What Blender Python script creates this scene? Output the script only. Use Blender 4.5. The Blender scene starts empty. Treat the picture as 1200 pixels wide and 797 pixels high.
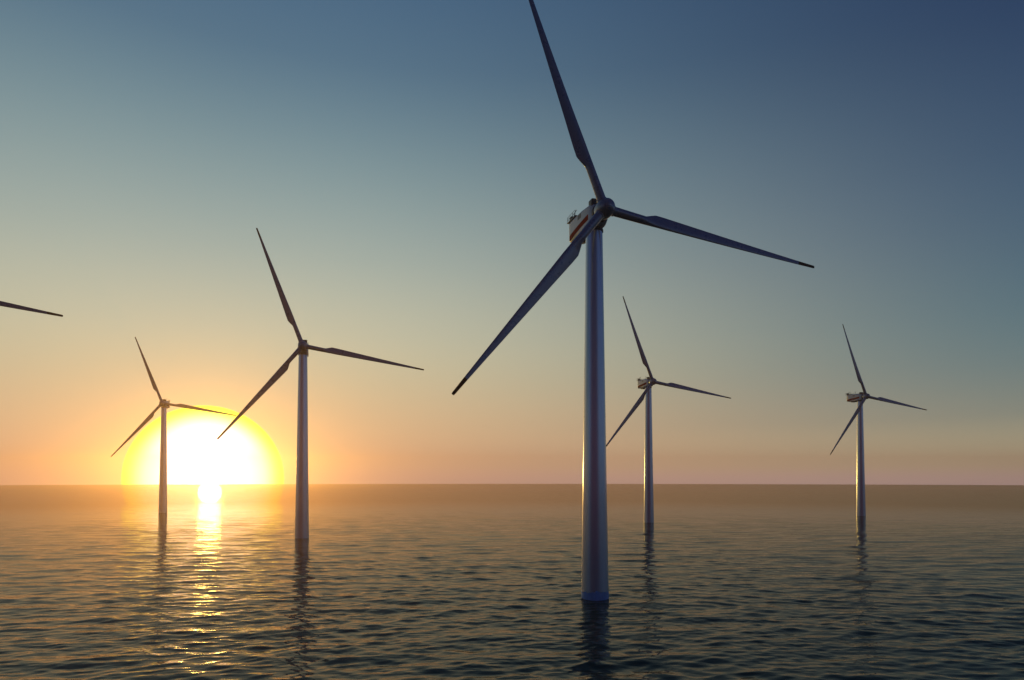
import bpy, bmesh, math, random
import numpy as np
from mathutils import Vector, Matrix

scene = bpy.context.scene
COL = scene.collection
R = math.radians

# ------------------------------------------------------------------ camera
cam_data = bpy.data.cameras.new('camera')
cam = bpy.data.objects.new('camera', cam_data)
COL.objects.link(cam)
CAM_H = 24.92
cam.location = (0, 0, CAM_H)
cam.rotation_euler = (R(90) + 0.0188, 0, 0)
cam_data.sensor_width = 36.0
cam_data.lens = 36.0 * 769.3 / 1200.0
cam_data.shift_y = 0.1234
cam_data.clip_start = 0.5
cam_data.clip_end = 400000.0
scene.camera = cam

# ------------------------------------------------------------------ light directions
SUN_AZ = math.atan2(246 - 600, 769.3)          # measured from +Y towards +X
SUN_EL = R(1.1)
SUN_DIR = Vector((math.sin(SUN_AZ) * math.cos(SUN_EL), math.cos(SUN_AZ) * math.cos(SUN_EL), math.sin(SUN_EL)))


def nd(nt, kind, **kw):
    n = nt.nodes.new(kind)
    for k, v in kw.items():
        setattr(n, k, v)
    return n


def mth(nt, op, a, b=None, clamp=False):
    n = nd(nt, 'ShaderNodeMath', operation=op, use_clamp=clamp)
    for i, v in enumerate((a, b)):
        if v is None:
            continue
        if isinstance(v, (int, float)):
            n.inputs[i].default_value = v
        else:
            nt.links.new(v, n.inputs[i])
    return n.outputs[0]


def s2l(c):
    return tuple(((v / 255.0) / 12.92 if v / 255.0 <= 0.04045 else ((v / 255.0 + 0.055) / 1.055) ** 2.4) for v in c)


def ramp(nt, fac, stops):
    n = nd(nt, 'ShaderNodeValToRGB')
    el = n.color_ramp.elements
    n.color_ramp.interpolation = 'B_SPLINE'
    while len(el) < len(stops):
        el.new(0.5)
    for e, (p, c) in zip(el, stops):
        e.position = p
        e.color = (*c, 1)
    nt.links.new(fac, n.inputs[0])
    return n.outputs[0]


def mixc(nt, fac, a, b, blend='MIX'):
    n = nd(nt, 'ShaderNodeMix', data_type='RGBA', blend_type=blend)
    for sock, v in ((n.inputs[0], fac), (n.inputs[6], a), (n.inputs[7], b)):
        if isinstance(v, (int, float)):
            sock.default_value = v
        elif isinstance(v, tuple):
            sock.default_value = (*v, 1)
        else:
            nt.links.new(v, sock)
    return n.outputs[2]


# ------------------------------------------------------------------ sky
world = bpy.data.worlds.new('World')
scene.world = world
world.use_nodes = True
nt = world.node_tree
nt.nodes.clear()
w_out = nd(nt, 'ShaderNodeOutputWorld')
w_bg = nd(nt, 'ShaderNodeBackground')
sky = nd(nt, 'ShaderNodeTexSky', sky_type='NISHITA', sun_disc=False, sun_elevation=SUN_EL, sun_rotation=SUN_AZ,
         altitude=0.0, air_density=1.0, dust_density=1.0, ozone_density=1.5)
tc = nd(nt, 'ShaderNodeTexCoord')
sep = nd(nt, 'ShaderNodeSeparateXYZ')
nt.links.new(tc.outputs['Generated'], sep.inputs[0])
dx, dy, dz = sep.outputs
elev = mth(nt, 'DIVIDE', mth(nt, 'ARCSINE', dz), R(60), clamp=True)            # 0..1 for 0..60 degrees
hl = mth(nt, 'SQRT', mth(nt, 'ADD', mth(nt, 'MULTIPLY', dx, dx), mth(nt, 'ADD', mth(nt, 'MULTIPLY', dy, dy), 1e-6)))
ca = mth(nt, 'DIVIDE', mth(nt, 'ADD', mth(nt, 'MULTIPLY', dx, math.sin(SUN_AZ)), mth(nt, 'MULTIPLY', dy, math.cos(SUN_AZ))), hl)
az = mth(nt, 'DIVIDE', mth(nt, 'ARCCOSINE', mth(nt, 'MAXIMUM', mth(nt, 'MINIMUM', ca, 1.0), -1.0)), math.pi)   # 0 sun .. 1 anti-sun


def E(*st):
    return [(d / 60.0, s2l(c)) for d, c in st]


sun_side = ramp(nt, elev, E((0, (234, 190, 170)), (1.2, (238, 198, 164)), (4, (232, 196, 152)), (8, (212, 200, 162)), (12, (203, 202, 174)),
                            (18, (168, 182, 173)), (25, (128, 154, 160)), (32, (84, 116, 139)), (45, (52, 84, 125)), (60, (40, 66, 110))))
far_side = ramp(nt, elev, E((0, (218, 190, 188)), (0.5, (212, 192, 176)), (1.0, (208, 194, 162)), (2.7, (184, 180, 152)), (4.5, (134, 146, 138)), (8, (97, 126, 134)), (12, (78, 112, 128)),
                            (17, (66, 94, 119)), (22, (56, 82, 112)), (30, (38, 58, 94)), (45, (28, 46, 82)), (60, (26, 40, 82))))
side_sky = ramp(nt, elev, E((0, (128, 152, 176)), (6, (104, 130, 164)), (14, (74, 100, 142)), (25, (56, 74, 124)), (40, (34, 50, 98)), (60, (26, 40, 82))))
back_side = ramp(nt, elev, E((0, (104, 70, 88)), (6, (76, 54, 74)), (14, (42, 40, 60)), (25, (30, 32, 58)), (40, (26, 34, 70)), (60, (26, 40, 82))))


def smooth(lo, hi, v):
    n = nd(nt, 'ShaderNodeMapRange', interpolation_type='SMOOTHSTEP')
    n.inputs[1].default_value = lo
    n.inputs[2].default_value = hi
    nt.links.new(v, n.inputs[0])
    return n.outputs[0]


DUSK_AZ = R(190)                                                  # the darkest quarter of the sky, behind the viewer
cb = mth(nt, 'DIVIDE', mth(nt, 'ADD', mth(nt, 'MULTIPLY', dx, math.sin(DUSK_AZ)), mth(nt, 'MULTIPLY', dy, math.cos(DUSK_AZ))), hl)
f1 = smooth(5 / 180.0, 74 / 180.0, az)
f2 = smooth(62 / 180.0, 110 / 180.0, az)
f3 = smooth(math.cos(R(55)), math.cos(R(12)), cb)
grad = mixc(nt, f3, mixc(nt, f2, mixc(nt, f1, sun_side, far_side), side_sky), back_side)
w_bg.inputs['Strength'].default_value = 0.1
mul = nd(nt, 'ShaderNodeVectorMath', operation='SCALE')
mul.inputs[3].default_value = 10.0
nt.links.new(grad, mul.inputs[0])
nt.links.new(mixc(nt, 0.95, sky.outputs[0], mul.outputs[0]), w_bg.inputs['Color'])
nt.links.new(w_bg.outputs[0], w_out.inputs[0])

# ------------------------------------------------------------------ sun lamp and exposure
sl = bpy.data.lights.new('sun_lamp', 'SUN')
sl.energy = 0.75
sl.angle = R(1.75)
sl.color = (1.0, 0.72, 0.17)
so = bpy.data.objects.new('sun_lamp', sl)
COL.objects.link(so)
so.location = (0, 0, 300)
so.rotation_euler = SUN_DIR.to_track_quat('Z', 'Y').to_euler()

scene.view_settings.view_transform = 'Standard'
scene.view_settings.look = 'None'
scene.view_settings.exposure = 0.0
scene.view_settings.gamma = 1.0
scene.view_settings.use_curve_mapping = False
scene.render.engine = 'CYCLES'
scene.cycles.max_bounces = 8
scene.cycles.glossy_bounces = 4
scene.cycles.diffuse_bounces = 2
scene.cycles.volume_bounces = 0
scene.cycles.use_denoising = True
scene.cycles.sample_clamp_indirect = 6.0
scene.cycles.sample_clamp_direct = 20.0
scene.cycles.use_adaptive_sampling = False


# ------------------------------------------------------------------ materials
def material(name):
    m = bpy.data.materials.new(name)
    m.use_nodes = True
    m.node_tree.nodes.clear()
    out = nd(m.node_tree, 'ShaderNodeOutputMaterial')
    return m, m.node_tree, out


def paint(name, col, rough=0.35, metal=0.0, grime=0.25, streak=True, spec=0.5):
    """weathered gel-coat / paint: faint vertical streaks and blotches, uneven gloss"""
    m, t, out = material(name)
    b = nd(t, 'ShaderNodeBsdfPrincipled')
    b.inputs['Metallic'].default_value = metal
    b.inputs['Specular IOR Level'].default_value = spec
    co = nd(t, 'ShaderNodeTexCoord')
    mp = nd(t, 'ShaderNodeMapping')
    mp.inputs['Scale'].default_value = (1.6, 1.6, 0.07) if streak else (0.8, 0.8, 0.8)
    t.links.new(co.outputs['Object'], mp.inputs[0])
    n1 = nd(t, 'ShaderNodeTexNoise')
    n1.inputs['Scale'].default_value = 1.0
    n1.inputs['Detail'].default_value = 6.0
    n1.inputs['Roughness'].default_value = 0.6
    t.links.new(mp.outputs[0], n1.inputs['Vector'])
    n2 = nd(t, 'ShaderNodeTexNoise')
    n2.inputs['Scale'].default_value = 0.35
    n2.inputs['Detail'].default_value = 5.0
    t.links.new(co.outputs['Object'], n2.inputs['Vector'])
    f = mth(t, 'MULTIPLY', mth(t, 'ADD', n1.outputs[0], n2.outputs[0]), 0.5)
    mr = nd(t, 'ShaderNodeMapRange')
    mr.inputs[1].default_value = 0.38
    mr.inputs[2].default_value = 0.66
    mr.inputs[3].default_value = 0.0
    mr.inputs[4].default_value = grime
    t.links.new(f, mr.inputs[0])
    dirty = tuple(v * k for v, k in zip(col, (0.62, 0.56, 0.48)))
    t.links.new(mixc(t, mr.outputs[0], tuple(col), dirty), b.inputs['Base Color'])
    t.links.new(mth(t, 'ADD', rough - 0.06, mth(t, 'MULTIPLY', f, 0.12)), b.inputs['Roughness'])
    t.links.new(b.outputs[0], out.inputs[0])
    return m


M_TOWER = paint('tower_paint', (0.55, 0.60, 0.68), 0.18, metal=0.55, spec=0.6, grime=0.1)
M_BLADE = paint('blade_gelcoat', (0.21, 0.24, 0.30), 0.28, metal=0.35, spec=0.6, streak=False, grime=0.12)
M_NAC = paint('nacelle_paint', (0.66, 0.68, 0.70), 0.38, streak=False)
M_RED = paint('red_stripe_paint', (0.30, 0.006, 0.002), 0.75, spec=0.05, grime=0.1, streak=False)
M_DARK = paint('dark_grey_paint', (0.07, 0.07, 0.075), 0.5, streak=False)
M_TIP = paint('blade_tip_paint', (0.022, 0.010, 0.006), 0.55, streak=False, spec=0.25)
M_STEEL = paint('galvanised_steel', (0.22, 0.22, 0.23), 0.45, metal=0.4, streak=False)
M_REFLECTION = paint('painted_blue_reflection', (0.22, 0.42, 0.78), 0.35, grime=0.6)  # blue of the water's reflection, put into a paint colour


def water_material():
    m, t, out = material('sea_water')
    body = nd(t, 'ShaderNodeBsdfDiffuse')
    body.inputs['Color'].default_value = (0.036, 0.060, 0.038, 1)
    gl = nd(t, 'ShaderNodeBsdfGlossy')
    gl.inputs['Roughness'].default_value = 0.10
    gl.inputs['Color'].default_value = (1.0, 0.94, 0.84, 1)
    rg = nd(t, 'ShaderNodeBsdfGlossy')                            # capillary ripples too small to see one by one
    rg.inputs['Roughness'].default_value = 0.22
    rg.inputs['Color'].default_value = (1.0, 0.68, 0.44, 1)
    spec = nd(t, 'ShaderNodeMixShader')
    fr = nd(t, 'ShaderNodeFresnel')
    fr.inputs['IOR'].default_value = 1.333
    b = nd(t, 'ShaderNodeMixShader')
    co = nd(t, 'ShaderNodeTexCoord')
    h = None
    for sx, sy, sc, amp, det, rot in ((0.3, 1.0, 0.13, 1.5, 2, 4), (0.3, 1.0, 0.42, 0.75, 2, -7), (0.38, 1.0, 1.1, 0.26, 1, 11), (0.45, 1.0, 2.6, 0.085, 1, -14)):
        mp = nd(t, 'ShaderNodeMapping')
        mp.inputs['Scale'].default_value = (sx, sy, 1)
        mp.inputs['Rotation'].default_value = (0, 0, R(rot))
        t.links.new(co.outputs['Object'], mp.inputs[0])
        n = nd(t, 'ShaderNodeTexNoise')
        n.inputs['Scale'].default_value = sc
        n.inputs['Detail'].default_value = det
        n.inputs['Roughness'].default_value = 0.45
        t.links.new(mp.outputs[0], n.inputs['Vector'])
        v = mth(t, 'MULTIPLY', n.outputs[0], amp)
        h = v if h is None else mth(t, 'ADD', h, v)
    bp = nd(t, 'ShaderNodeBump')
    far = nd(t, 'ShaderNodeVectorMath', operation='LENGTH')       # ripples calm down out at sea
    t.links.new(co.outputs['Object'], far.inputs[0])
    mr = nd(t, 'ShaderNodeMapRange', interpolation_type='SMOOTHSTEP')
    for k, v in enumerate((470.0, 780.0, 1.0, 0.0)):
        mr.inputs[k + 1].default_value = v
    t.links.new(far.outputs['Value'], mr.inputs[0])
    gust = nd(t, 'ShaderNodeTexNoise')                            # patches ruffled by gusts
    gust.inputs['Scale'].default_value = 0.02
    gust.inputs['Detail'].default_value = 3.0
    t.links.new(co.outputs['Object'], gust.inputs['Vector'])
    gp = nd(t, 'ShaderNodeMapRange')
    for k, v in enumerate((0.35, 0.65, 0.55, 1.35)):
        gp.inputs[k + 1].default_value = v
    t.links.new(gust.outputs[0], gp.inputs[0])
    t.links.new(mth(t, 'MULTIPLY', mr.outputs[0], gp.outputs[0], clamp=True), bp.inputs['Strength'])
    t.links.new(mth(t, 'ADD', 0.02, mth(t, 'MULTIPLY', mr.outputs[0], 0.015)), gl.inputs['Roughness'])
    bp.inputs['Distance'].default_value = 0.26
    t.links.new(h, bp.inputs['Height'])
    for n in (body, gl, rg, fr):
        t.links.new(bp.outputs[0], n.inputs['Normal'])
    t.links.new(mth(t, 'MULTIPLY', fr.outputs[0], 0.72), b.inputs[0])
    t.links.new(body.outputs[0], b.inputs[1])
    t.links.new(mth(t, 'SUBTRACT', 0.65, mth(t, 'MULTIPLY', mr.outputs[0], 0.59)), spec.inputs[0])
    t.links.new(gl.outputs[0], spec.inputs[1])
    t.links.new(rg.outputs[0], spec.inputs[2])
    t.links.new(spec.outputs[0], b.inputs[2])
    t.links.new(b.outputs[0], out.inputs[0])
    return m


# ------------------------------------------------------------------ sea: one sheet to the horizon with real waves
SEA_R = 3200.0


def build_sea():
    front = np.arange(-64.0, 64.0001, 0.11)
    back = np.arange(66.5, 293.5, 2.5)
    th = np.radians(np.concatenate([front, back]))
    rs = [3.0]
    while rs[-1] < SEA_R:
        r = rs[-1]
        rs.append(r + max(0.28 if r > 45 else 1.5, r * r / 18300.0 * 0.4))
    rs[-1] = SEA_R
    rs = np.array(rs)
    nr, na = len(rs), len(th)
    rr, tt = np.meshgrid(rs, th, indexing='ij')
    X = rr * np.sin(tt)
    Y = rr * np.cos(tt)
    dr = np.gradient(rs)[:, None]
    dth = np.diff(np.concatenate([th, [th[0] + 2 * math.pi]]))[None, :]
    cell = np.maximum(dr, rr * dth)
    rng = np.random.RandomState(11)
    Z = np.zeros_like(X)
    DX = np.zeros_like(X)
    DY = np.zeros_like(X)
    nw = 90
    lams = np.exp(np.linspace(math.log(1.0), math.log(16.0), nw)) * rng.uniform(0.95, 1.05, nw)
    wind = R(96)                                            # travel direction, from +X
    sel = rs < 2600
    Xs, Ys, cs = X[sel], Y[sel], cell[sel]
    for lam in lams:
        a = wind + rng.normal(0, R(25)) + (math.pi if rng.rand() < 0.15 else 0)
        k = 2 * math.pi / lam
        slope = SLOPE * math.sqrt(2.0 / nw) * (0.75 + 0.7 * math.exp(-((math.log(lam / 3.0)) / 0.8) ** 2))
        A = slope / k
        fade = np.clip((lam / cs - 2.2) / 2.5, 0, 1)
        ph = k * (Xs * math.cos(a) + Ys * math.sin(a)) + rng.uniform(0, 2 * math.pi)
        s, c = np.sin(ph), np.cos(ph)
        Z[sel] += A * fade * c
        DX[sel] -= 0.85 * A * fade * math.cos(a) * s
        DY[sel] -= 0.85 * A * fade * math.sin(a) * s
    V = np.stack([X + DX, Y + DY, Z], -1).reshape(-1, 3).astype(np.float32)
    i, j = np.meshgrid(np.arange(nr - 1), np.arange(na), indexing='ij')
    j2 = (j + 1) % na
    F = np.stack([i * na + j, i * na + j2, (i + 1) * na + j2, (i + 1) * na + j], -1).reshape(-1, 4)[:, ::-1]
    n0 = len(V)
    V = np.concatenate([V, np.array([[0, 0, 0]], np.float32)])
    jj = np.arange(na)
    cap = np.stack([np.full(na, n0), (jj + 1) % na, jj], -1)
    me = bpy.data.meshes.new('sea')
    me.vertices.add(len(V))
    me.vertices.foreach_set('co', V.ravel())
    loops = np.concatenate([F.ravel(), cap.ravel()]).astype(np.int32)
    me.loops.add(len(loops))
    me.loops.foreach_set('vertex_index', loops)
    tot = np.concatenate([np.full(len(F), 4), np.full(na, 3)])
    start = np.concatenate([[0], np.cumsum(tot)[:-1]]).astype(np.int32)
    me.polygons.add(len(tot))
    me.polygons.foreach_set('loop_start', start)
    me.update(calc_edges=True)
    me.validate()
    me.polygons.foreach_set('use_smooth', np.ones(len(me.polygons), dtype=bool))
    if me.polygons[0].normal.z < 0:
        me.flip_normals()
    me.materials.append(water_material())
    o = bpy.data.objects.new('sea', me)
    COL.objects.link(o)
    o['kind'] = 'structure'
    return o


SLOPE = 0.09
sea = build_sea()

# ------------------------------------------------------------------ the sun's glowing disc, far behind the horizon
SUN_DIST, SUN_ANG = 60000.0, R(5.85)
saz = math.atan2(242 - 600, 769.3)


def build_sun():
    bm = bmesh.new()
    bmesh.ops.create_uvsphere(bm, u_segments=160, v_segments=80, radius=SUN_DIST * math.sin(SUN_ANG))
    me = bpy.data.meshes.new('sun')
    bm.to_mesh(me)
    bm.free()
    for p in me.polygons:
        p.use_smooth = True
    m, t, out = material('sun_glow')
    lw = nd(t, 'ShaderNodeLayerWeight')
    lw.inputs['Blend'].default_value = 0.5
    face = mth(t, 'SUBTRACT', 1.0, lw.outputs['Facing'])          # cosine: 1 at the disc's middle, 0 at its limb
    col = ramp(t, face, [(0.0, (0.0, 0.0, 0.0)), (0.12, (0.06, 0.09, 0.0)), (0.30, (0.26, 0.40, 0.0)), (0.50, (0.45, 0.5, 0.10)),
                         (0.68, (0.6, 0.6, 0.52)), (1.0, (0.7, 0.7, 0.95))])
    em = nd(t, 'ShaderNodeEmission')
    t.links.new(col, em.inputs[0])
    em.inputs[1].default_value = 1.5
    tr = nd(t, 'ShaderNodeBsdfTransparent')
    ad = nd(t, 'ShaderNodeAddShader')
    t.links.new(ramp(t, face, [(0.0, (1, 1, 1)), (0.10, (1, 1, 0.9)), (0.22, (1, 0.98, 0.4)), (0.5, (1, 0.97, 0.45)), (0.85, (1, 1, 0.92)), (1.0, (1, 1, 0.95))]), tr.inputs[0])
    t.links.new(em.outputs[0], ad.inputs[0])
    t.links.new(tr.outputs[0], ad.inputs[1])
    t.links.new(ad.outputs[0], out.inputs[0])
    m.cycles.emission_sampling = 'NONE'
    me.materials.append(m)
    o = bpy.data.objects.new('sun', me)
    COL.objects.link(o)
    o.location = (SUN_DIST * math.sin(saz), SUN_DIST * math.cos(saz), 0)
    o['label'] = 'huge glowing half disc of the setting sun, white with a yellow rim'
    o['category'] = 'sun'
    return o


build_sun()

# ------------------------------------------------------------------ haze: even sea air round the whole scene
HAZE_DENS = 0.00027


def build_haze():
    bm = bmesh.new()
    bmesh.ops.create_cube(bm, size=1.0)
    s = SEA_R * 2 + 400
    bmesh.ops.scale(bm, vec=(s, s, 150.0), verts=bm.verts)
    me = bpy.data.meshes.new('haze')
    bm.to_mesh(me)
    bm.free()
    m, t, out = material('sea_haze')
    v = nd(t, 'ShaderNodeVolumePrincipled')
    v.inputs['Color'].default_value = (0.96, 0.55, 0.35, 1)
    v.inputs['Density'].default_value = HAZE_DENS
    v.inputs['Anisotropy'].default_value = 0.885
    t.links.new(v.outputs[0], out.inputs['Volume'])
    me.materials.append(m)
    o = bpy.data.objects.new('haze', me)
    COL.objects.link(o)
    o.location = (0, 0, 150.0 / 2 - 12.0)
    o['kind'] = 'stuff'
    return o


build_haze()


# ------------------------------------------------------------------ turbine parts
def link(name, bm, mat, parent=None, smooth=True, angle=35):
    me = bpy.data.meshes.new(name)
    bmesh.ops.recalc_face_normals(bm, faces=bm.faces)
    bm.to_mesh(me)
    bm.free()
    for p in me.polygons:
        p.use_smooth = smooth
    if smooth:
        me.set_sharp_from_angle(angle=R(angle))
    me.materials.append(mat)
    o = bpy.data.objects.new(name, me)
    COL.objects.link(o)
    if parent is not None:
        o.parent = parent
    return o


def loft(bm, rings, cap=True):
    vs = [[bm.verts.new(p) for p in r] for r in rings]
    n = len(vs[0])
    for a, b in zip(vs, vs[1:]):
        for i in range(n):
            bm.faces.new((a[i], a[(i + 1) % n], b[(i + 1) % n], b[i]))
    if cap:
        bm.faces.new(vs[0][::-1])
        bm.faces.new(vs[-1])


def lathe(bm, prof, n=64, axis='Z', at=(0, 0, 0)):
    rings = []
    for r, h in prof:
        r = max(r, 1e-3)
        ring = []
        for i in range(n):
            a = 2 * math.pi * i / n
            if axis == 'Z':
                p = (at[0] + r * math.cos(a), at[1] + r * math.sin(a), at[2] + h)
            else:                                            # along -Y (towards the wind)
                p = (at[0] + r * math.cos(a), at[1] - h, at[2] + r * math.sin(a))
            ring.append(p)
        rings.append(ring)
    loft(bm, rings)


def tube(bm, p, q, r, n=8):
    p, q = Vector(p), Vector(q)
    d = (q - p).normalized()
    u = d.orthogonal().normalized()
    w = d.cross(u)
    loft(bm, [[c + (u * math.cos(2 * math.pi * i / n) + w * math.sin(2 * math.pi * i / n)) * r for i in range(n)] for c in (p, q)])


def box(bm, lo, hi, bevel=0.0):
    g = bmesh.ops.create_cube(bm, size=1.0)
    vs = g['verts']
    bmesh.ops.scale(bm, vec=[b - a for a, b in zip(lo, hi)], verts=vs)
    bmesh.ops.translate(bm, vec=[(a + b) / 2 for a, b in zip(lo, hi)], verts=vs)
    if bevel:
        es = {e for v in vs for e in v.link_edges}
        bmesh.ops.bevel(bm, geom=list(es), offset=bevel, segments=3, affect='EDGES', profile=0.5)


HUB_Z = 80.0
OVER = 5.478
ROT_R = 50.83
YAW = 0.2846
TILT = 0.0348
AZ0 = -0.3662


def nac_ring(y, hw, zb, zt, rb, rt, n=10):
    """rounded-rectangle section of the nacelle at y (positive is downwind)"""
    pts = []
    for cx, cz, r, a0 in ((hw - rb, zb + rb, rb, -90), (hw - rt, zt - rt, rt, 0), (-(hw - rt), zt - rt, rt, 90), (-(hw - rb), zb + rb, rb, 180)):
        for i in range(n):
            a = R(a0 + 90.0 * i / (n - 1))
            pts.append((cx + r * math.cos(a), y, cz + r * math.sin(a)))
    return pts


NAC = [(-3.35, 1.45, -1.45, 1.45, .7, .6), (-3.0, 1.75, -1.8, 1.75, .8, .6), (-1.6, 2.0, -2.15, 2.1, .8, .5), (2.0, 2.1, -2.3, 2.35, .8, .45),
       (6.4, 2.1, -2.25, 2.4, .9, .45), (8.4, 2.05, -2.2, 2.4, .8, .4), (9.5, 1.95, -2.0, 2.35, .7, .4), (9.75, 1.75, -1.8, 2.15, .6, .4)]


def nac_hw(y):
    ys = [s[0] for s in NAC]
    return float(np.interp(y, ys, [s[1] for s in NAC]))


def chord(r):
    """(leading edge, trailing edge, thickness) in metres at radius r; pitch axis at 0"""
    rx = [1.2, 8.4, 9.2, 10.6, 11.6, 13.5, 20, 30, 40, 47, ROT_R - .25, ROT_R]
    le = [.95, .86, .86, .86, .86, .86, .74, .58, .42, .31, .25, .18]
    te = [-.95, -.84, -.92, -1.55, -1.92, -1.90, -1.60, -1.18, -.76, -.48, -.36, -.26]
    tk = [1.9, 1.65, 1.5, 1.25, 1.08, .92, .60, .38, .24, .16, .12, .06]
    return np.interp(r, rx, le), np.interp(r, rx, te), np.interp(r, rx, tk)


def blade_ring(r, n=28):
    le, te, tk = (float(v) for v in chord(r))
    circ = max(0.0, min(1.0, (11.2 - r) / 2.6))                # round root, aerofoil outboard
    tw = R(np.interp(r, [0, 9, 12, 20, 35, 51], [10, 10, 9, 5, 1.5, 0]))
    bend = -1.1 * (r / ROT_R) ** 2.2                            # slight prebend into the wind
    c = le - te
    out = []
    for i in range(n):
        a = 2 * math.pi * i / n
        x = 0.5 + 0.5 * math.cos(a)                             # 1 = trailing edge .. 0 = leading edge
        th = 5 * (0.2969 * math.sqrt(max(x, 0)) - 0.126 * x - 0.3516 * x * x + 0.2843 * x ** 3 - 0.1015 * x ** 4)
        foil = th * tk * (1 if math.sin(a) >= 0 else -0.72)
        cyl = 0.5 * math.sin(a) * tk
        u = le - c * x
        v = circ * cyl + (1 - circ) * foil
        out.append((u * math.cos(tw) + v * math.sin(tw), v * math.cos(tw) - u * math.sin(tw) + bend, r))
    return out


TIP_L = 4.1


def radii(a, b, n):
    return [a + (b - a) * i / (n - 1) for i in range(n)]


def make_turbine():
    root = bpy.data.objects.new('wind_turbine', None)
    COL.objects.link(root)
    # tower: four flanged steel sections, tapering to the nacelle
    bm = bmesh.new()
    r0, r1, top = 2.90, 1.78, HUB_Z - 2.75
    prof = [(r0, -7.0)]
    for k in range(41):
        z = top * k / 40
        prof.append((r0 + (r1 - r0) * (z / top) ** 0.92, z))
    lathe(bm, prof, 96)
    tower = link('tower', bm, M_TOWER, root)
    for z in (19.0, 38.0, 57.5):
        bm = bmesh.new()
        r = r0 + (r1 - r0) * (z / top) ** 0.92
        lathe(bm, [(r - .02, z - .07), (r + .022, z - .06), (r + .022, z + .06), (r - .02, z + .07)], 96)
        link('flange', bm, M_TOWER, tower)
    # yaw bearing under the nacelle
    bm = bmesh.new()
    lathe(bm, [(r1 + .06, HUB_Z - 2.95), (r1 + .16, HUB_Z - 2.9), (r1 + .16, HUB_Z - 2.45), (r1 + .02, HUB_Z - 2.2)], 64)
    link('yaw_bearing', bm, M_DARK, root)
    # nacelle
    bm = bmesh.new()
    loft(bm, [[(x, y, z + HUB_Z) for x, y, z in nac_ring(*s)] for s in NAC])
    nac = link('nacelle', bm, M_NAC, root, angle=50)
    # red side stripes and the stripe wrapping the tail
    bm = bmesh.new()
    ys = [-1.5, 0, 2, 4, 6.4, 7.4, 8.4, 9.0]
    for s in (-1, 1):
        outer = []
        for y in ys:
            zc = -1.25 + 0.085 * (9 - y)
            w = nac_hw(y)
            outer.append([(s * (w + .03), y, HUB_Z + zc + .58), (s * (w + .03), y, HUB_Z + zc - .58), (s * (w - .12), y, HUB_Z + zc - .58), (s * (w - .12), y, HUB_Z + zc + .58)])
        loft(bm, outer)
    link('red_stripe', bm, M_RED, nac)
    bm = bmesh.new()
    box(bm, (-1.5, 9.6, HUB_Z - 1.8), (1.5, 9.80, HUB_Z - .68), .05)
    link('tail_stripe', bm, M_RED, nac)
    # front collar between nacelle and hub
    bm = bmesh.new()
    lathe(bm, [(1.5, 2.9), (1.85, 3.0), (1.85, 3.5), (1.55, 3.75), (1.3, 3.9)], 64, 'Y', (0, 0, HUB_Z))
    link('collar', bm, M_DARK, nac)
    # dark block ahead on the roof (cooler) and the roof hatch
    bm = bmesh.new()
    box(bm, (-1.75, -2.9, HUB_Z + 1.3), (1.75, -1.0, HUB_Z + 3.15), .25)
    link('cooler', bm, M_DARK, nac)
    bm = bmesh.new()
    box(bm, (-1.7, 8.6, HUB_Z + 2.8), (-.7, 9.9, HUB_Z + 3.75), .08)
    tube(bm, (-1.2, 8.3, HUB_Z + 2.75), (-1.2, 8.3, HUB_Z + 4.3), .1)
    tube(bm, (-1.2, 8.3, HUB_Z + 4.25), (-1.2, 6.9, HUB_Z + 4.5), .07)
    link('service_crane', bm, M_DARK, nac)
    for sx in (-1, 1):
        bm = bmesh.new()
        for k in range(5):
            z = HUB_Z + .95 + k * .2
            box(bm, (sx * 2.08 - .05, 2.2, z), (sx * 2.08 + .05, 4.0, z + .12))
        link('side_vent', bm, M_DARK, nac)
    bm = bmesh.new()
    box(bm, (-1.2, 1.0, HUB_Z + 2.25), (1.2, 3.6, HUB_Z + 2.62), .08)
    link('roof_hatch', bm, M_NAC, nac)
    # hoist platform over the tail with its posts and railing
    bm = bmesh.new()
    box(bm, (-2.1, 5.6, HUB_Z + 2.62), (2.1, 10.5, HUB_Z + 2.80), .04)
    for sx in (-1.5, 1.5):
        for y in (6.0, 9.2):
            tube(bm, (sx, y, HUB_Z + 2.2), (sx, y, HUB_Z + 2.7), .09)
    plat = link('hoist_platform', bm, M_STEEL, nac)
    bm = bmesh.new()
    xs, y0, y1 = 2.0, 5.7, 10.4
    pts = [(-xs, y0), (-xs, y0 + 1.57), (-xs, y0 + 3.13), (-xs, y1), (-xs / 3, y1), (xs / 3, y1), (xs, y1), (xs, y1 - 1.57), (xs, y1 - 3.13), (xs, y0)]
    for x, y in pts:
        tube(bm, (x, y, HUB_Z + 2.78), (x, y, HUB_Z + 3.95), .045)
    for hgt in (3.38, 3.95):
        for a, b in zip(pts, pts[1:]):
            tube(bm, (a[0], a[1], HUB_Z + hgt), (b[0], b[1], HUB_Z + hgt), .04)
    link('railing', bm, M_STEEL, plat)
    bm = bmesh.new()
    tube(bm, (.9, 4.6, HUB_Z + 2.4), (.9, 4.6, HUB_Z + 4.4), .05)
    tube(bm, (.55, 4.6, HUB_Z + 4.2), (1.25, 4.6, HUB_Z + 4.2), .035)
    for sx in (.55, 1.25):
        lathe(bm, [(.09, 0), (.11, .08), (.09, .22), (.02, .26)], 12, at=(sx, 4.6, HUB_Z + 4.2))
    link('wind_sensor', bm, M_STEEL, nac)
    bm = bmesh.new()
    box(bm, (-1.3, 3.0, HUB_Z - 2.75), (1.3, 6.6, HUB_Z - 2.2), .12)
    link('belly_hatch', bm, M_DARK, nac)
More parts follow.
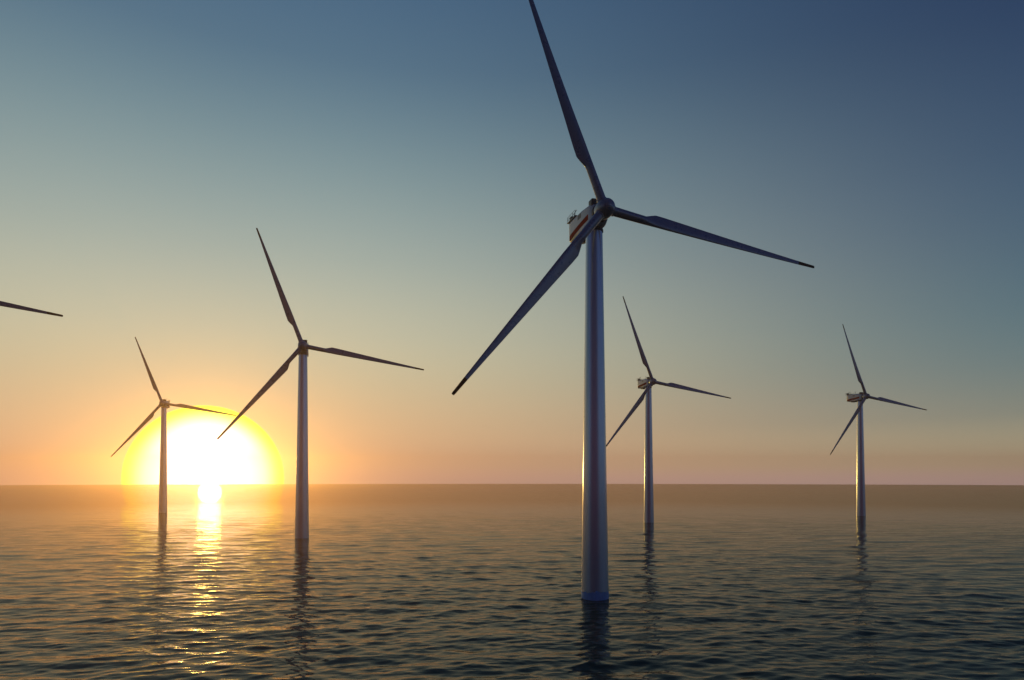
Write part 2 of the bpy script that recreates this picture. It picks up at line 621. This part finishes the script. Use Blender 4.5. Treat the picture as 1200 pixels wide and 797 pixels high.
    # rotor: everything below is built on the hub centre, shaft along -Y, then tilted
    tiltm = Matrix.Translation((0, -OVER, HUB_Z)) @ Matrix.Rotation(-TILT, 4, 'X')
    bm = bmesh.new()
    lathe(bm, [(1.45, -1.75), (1.72, -1.7), (1.84, -1.2), (1.92, -.4), (1.92, .5), (1.8, 1.1), (1.55, 1.65), (1.15, 2.1), (.65, 2.4), (.2, 2.5), (.02, 2.51)], 64, 'Y')
    bm.transform(tiltm)
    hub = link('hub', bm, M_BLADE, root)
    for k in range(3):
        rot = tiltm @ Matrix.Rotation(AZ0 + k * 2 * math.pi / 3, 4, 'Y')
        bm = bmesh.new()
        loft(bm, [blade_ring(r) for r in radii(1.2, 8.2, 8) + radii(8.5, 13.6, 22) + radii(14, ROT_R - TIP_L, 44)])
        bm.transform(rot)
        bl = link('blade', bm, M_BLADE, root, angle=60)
        bm = bmesh.new()
        rr = radii(ROT_R - TIP_L, ROT_R - .3, 12) + [ROT_R - .1, ROT_R]
        loft(bm, [[((x) * 1.012, y, r) for x, y, r in blade_ring(q)] for q, r in ((q, q) for q in rr)])
        bm.transform(rot)
        link('blade_tip', bm, M_TIP, bl, angle=60)
        bm = bmesh.new()
        lathe(bm, [(.9, 1.35), (1.04, 1.4), (1.04, 2.0), (.93, 2.15)], 40)
        bm.transform(rot)
        link('root_collar', bm, M_BLADE, bl)
    return root


def copy_tree(o, parent=None):
    c = o.copy()
    COL.objects.link(c)
    c.parent = parent
    for ch in list(o.children):
        copy_tree(ch, c)
    return c


SPOTS = [
    ((17.4, 138.2), 'nearest and largest wind turbine, dark blue, its red striped nacelle high in the blue sky'),
    ((-88.3, 276.4), 'brown tinted wind turbine beside the sun, one blade reaching down across the disc'),
    ((-256.3, 482.5), 'golden tinted wind turbine whose tower stands in front of the setting sun'),
    ((78.5, 377.0), 'distant wind turbine with red striped nacelle just behind the tower of the nearest one'),
    ((235.4, 443.3), 'distant wind turbine standing alone over the dark sea, farthest away from the sun'),
    ((-180.4, 182.1), 'wind turbine beyond the edge of view of which only one dark tipped blade shows'),
]
proto = make_turbine()
kids = list(proto.children)
for i, (xy, lab) in enumerate(SPOTS):
    o = proto if i == 0 else copy_tree(proto)
    o.location = (xy[0], xy[1], 0)
    o.rotation_euler = (0, 0, YAW)
    o['label'] = lab
    o['category'] = 'wind turbine'
    o['group'] = 'wind turbines standing in the sea'

bm = bmesh.new()  # wavy band painting the blue water reflection onto the nearest tower's foot
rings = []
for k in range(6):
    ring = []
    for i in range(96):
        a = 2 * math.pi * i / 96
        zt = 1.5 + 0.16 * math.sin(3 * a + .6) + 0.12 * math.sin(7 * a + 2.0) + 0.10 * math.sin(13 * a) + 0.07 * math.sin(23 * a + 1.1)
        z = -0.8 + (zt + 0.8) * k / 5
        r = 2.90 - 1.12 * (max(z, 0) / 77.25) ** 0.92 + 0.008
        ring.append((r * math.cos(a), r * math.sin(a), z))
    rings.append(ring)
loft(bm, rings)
link('reflection_band', bm, M_REFLECTION, proto)
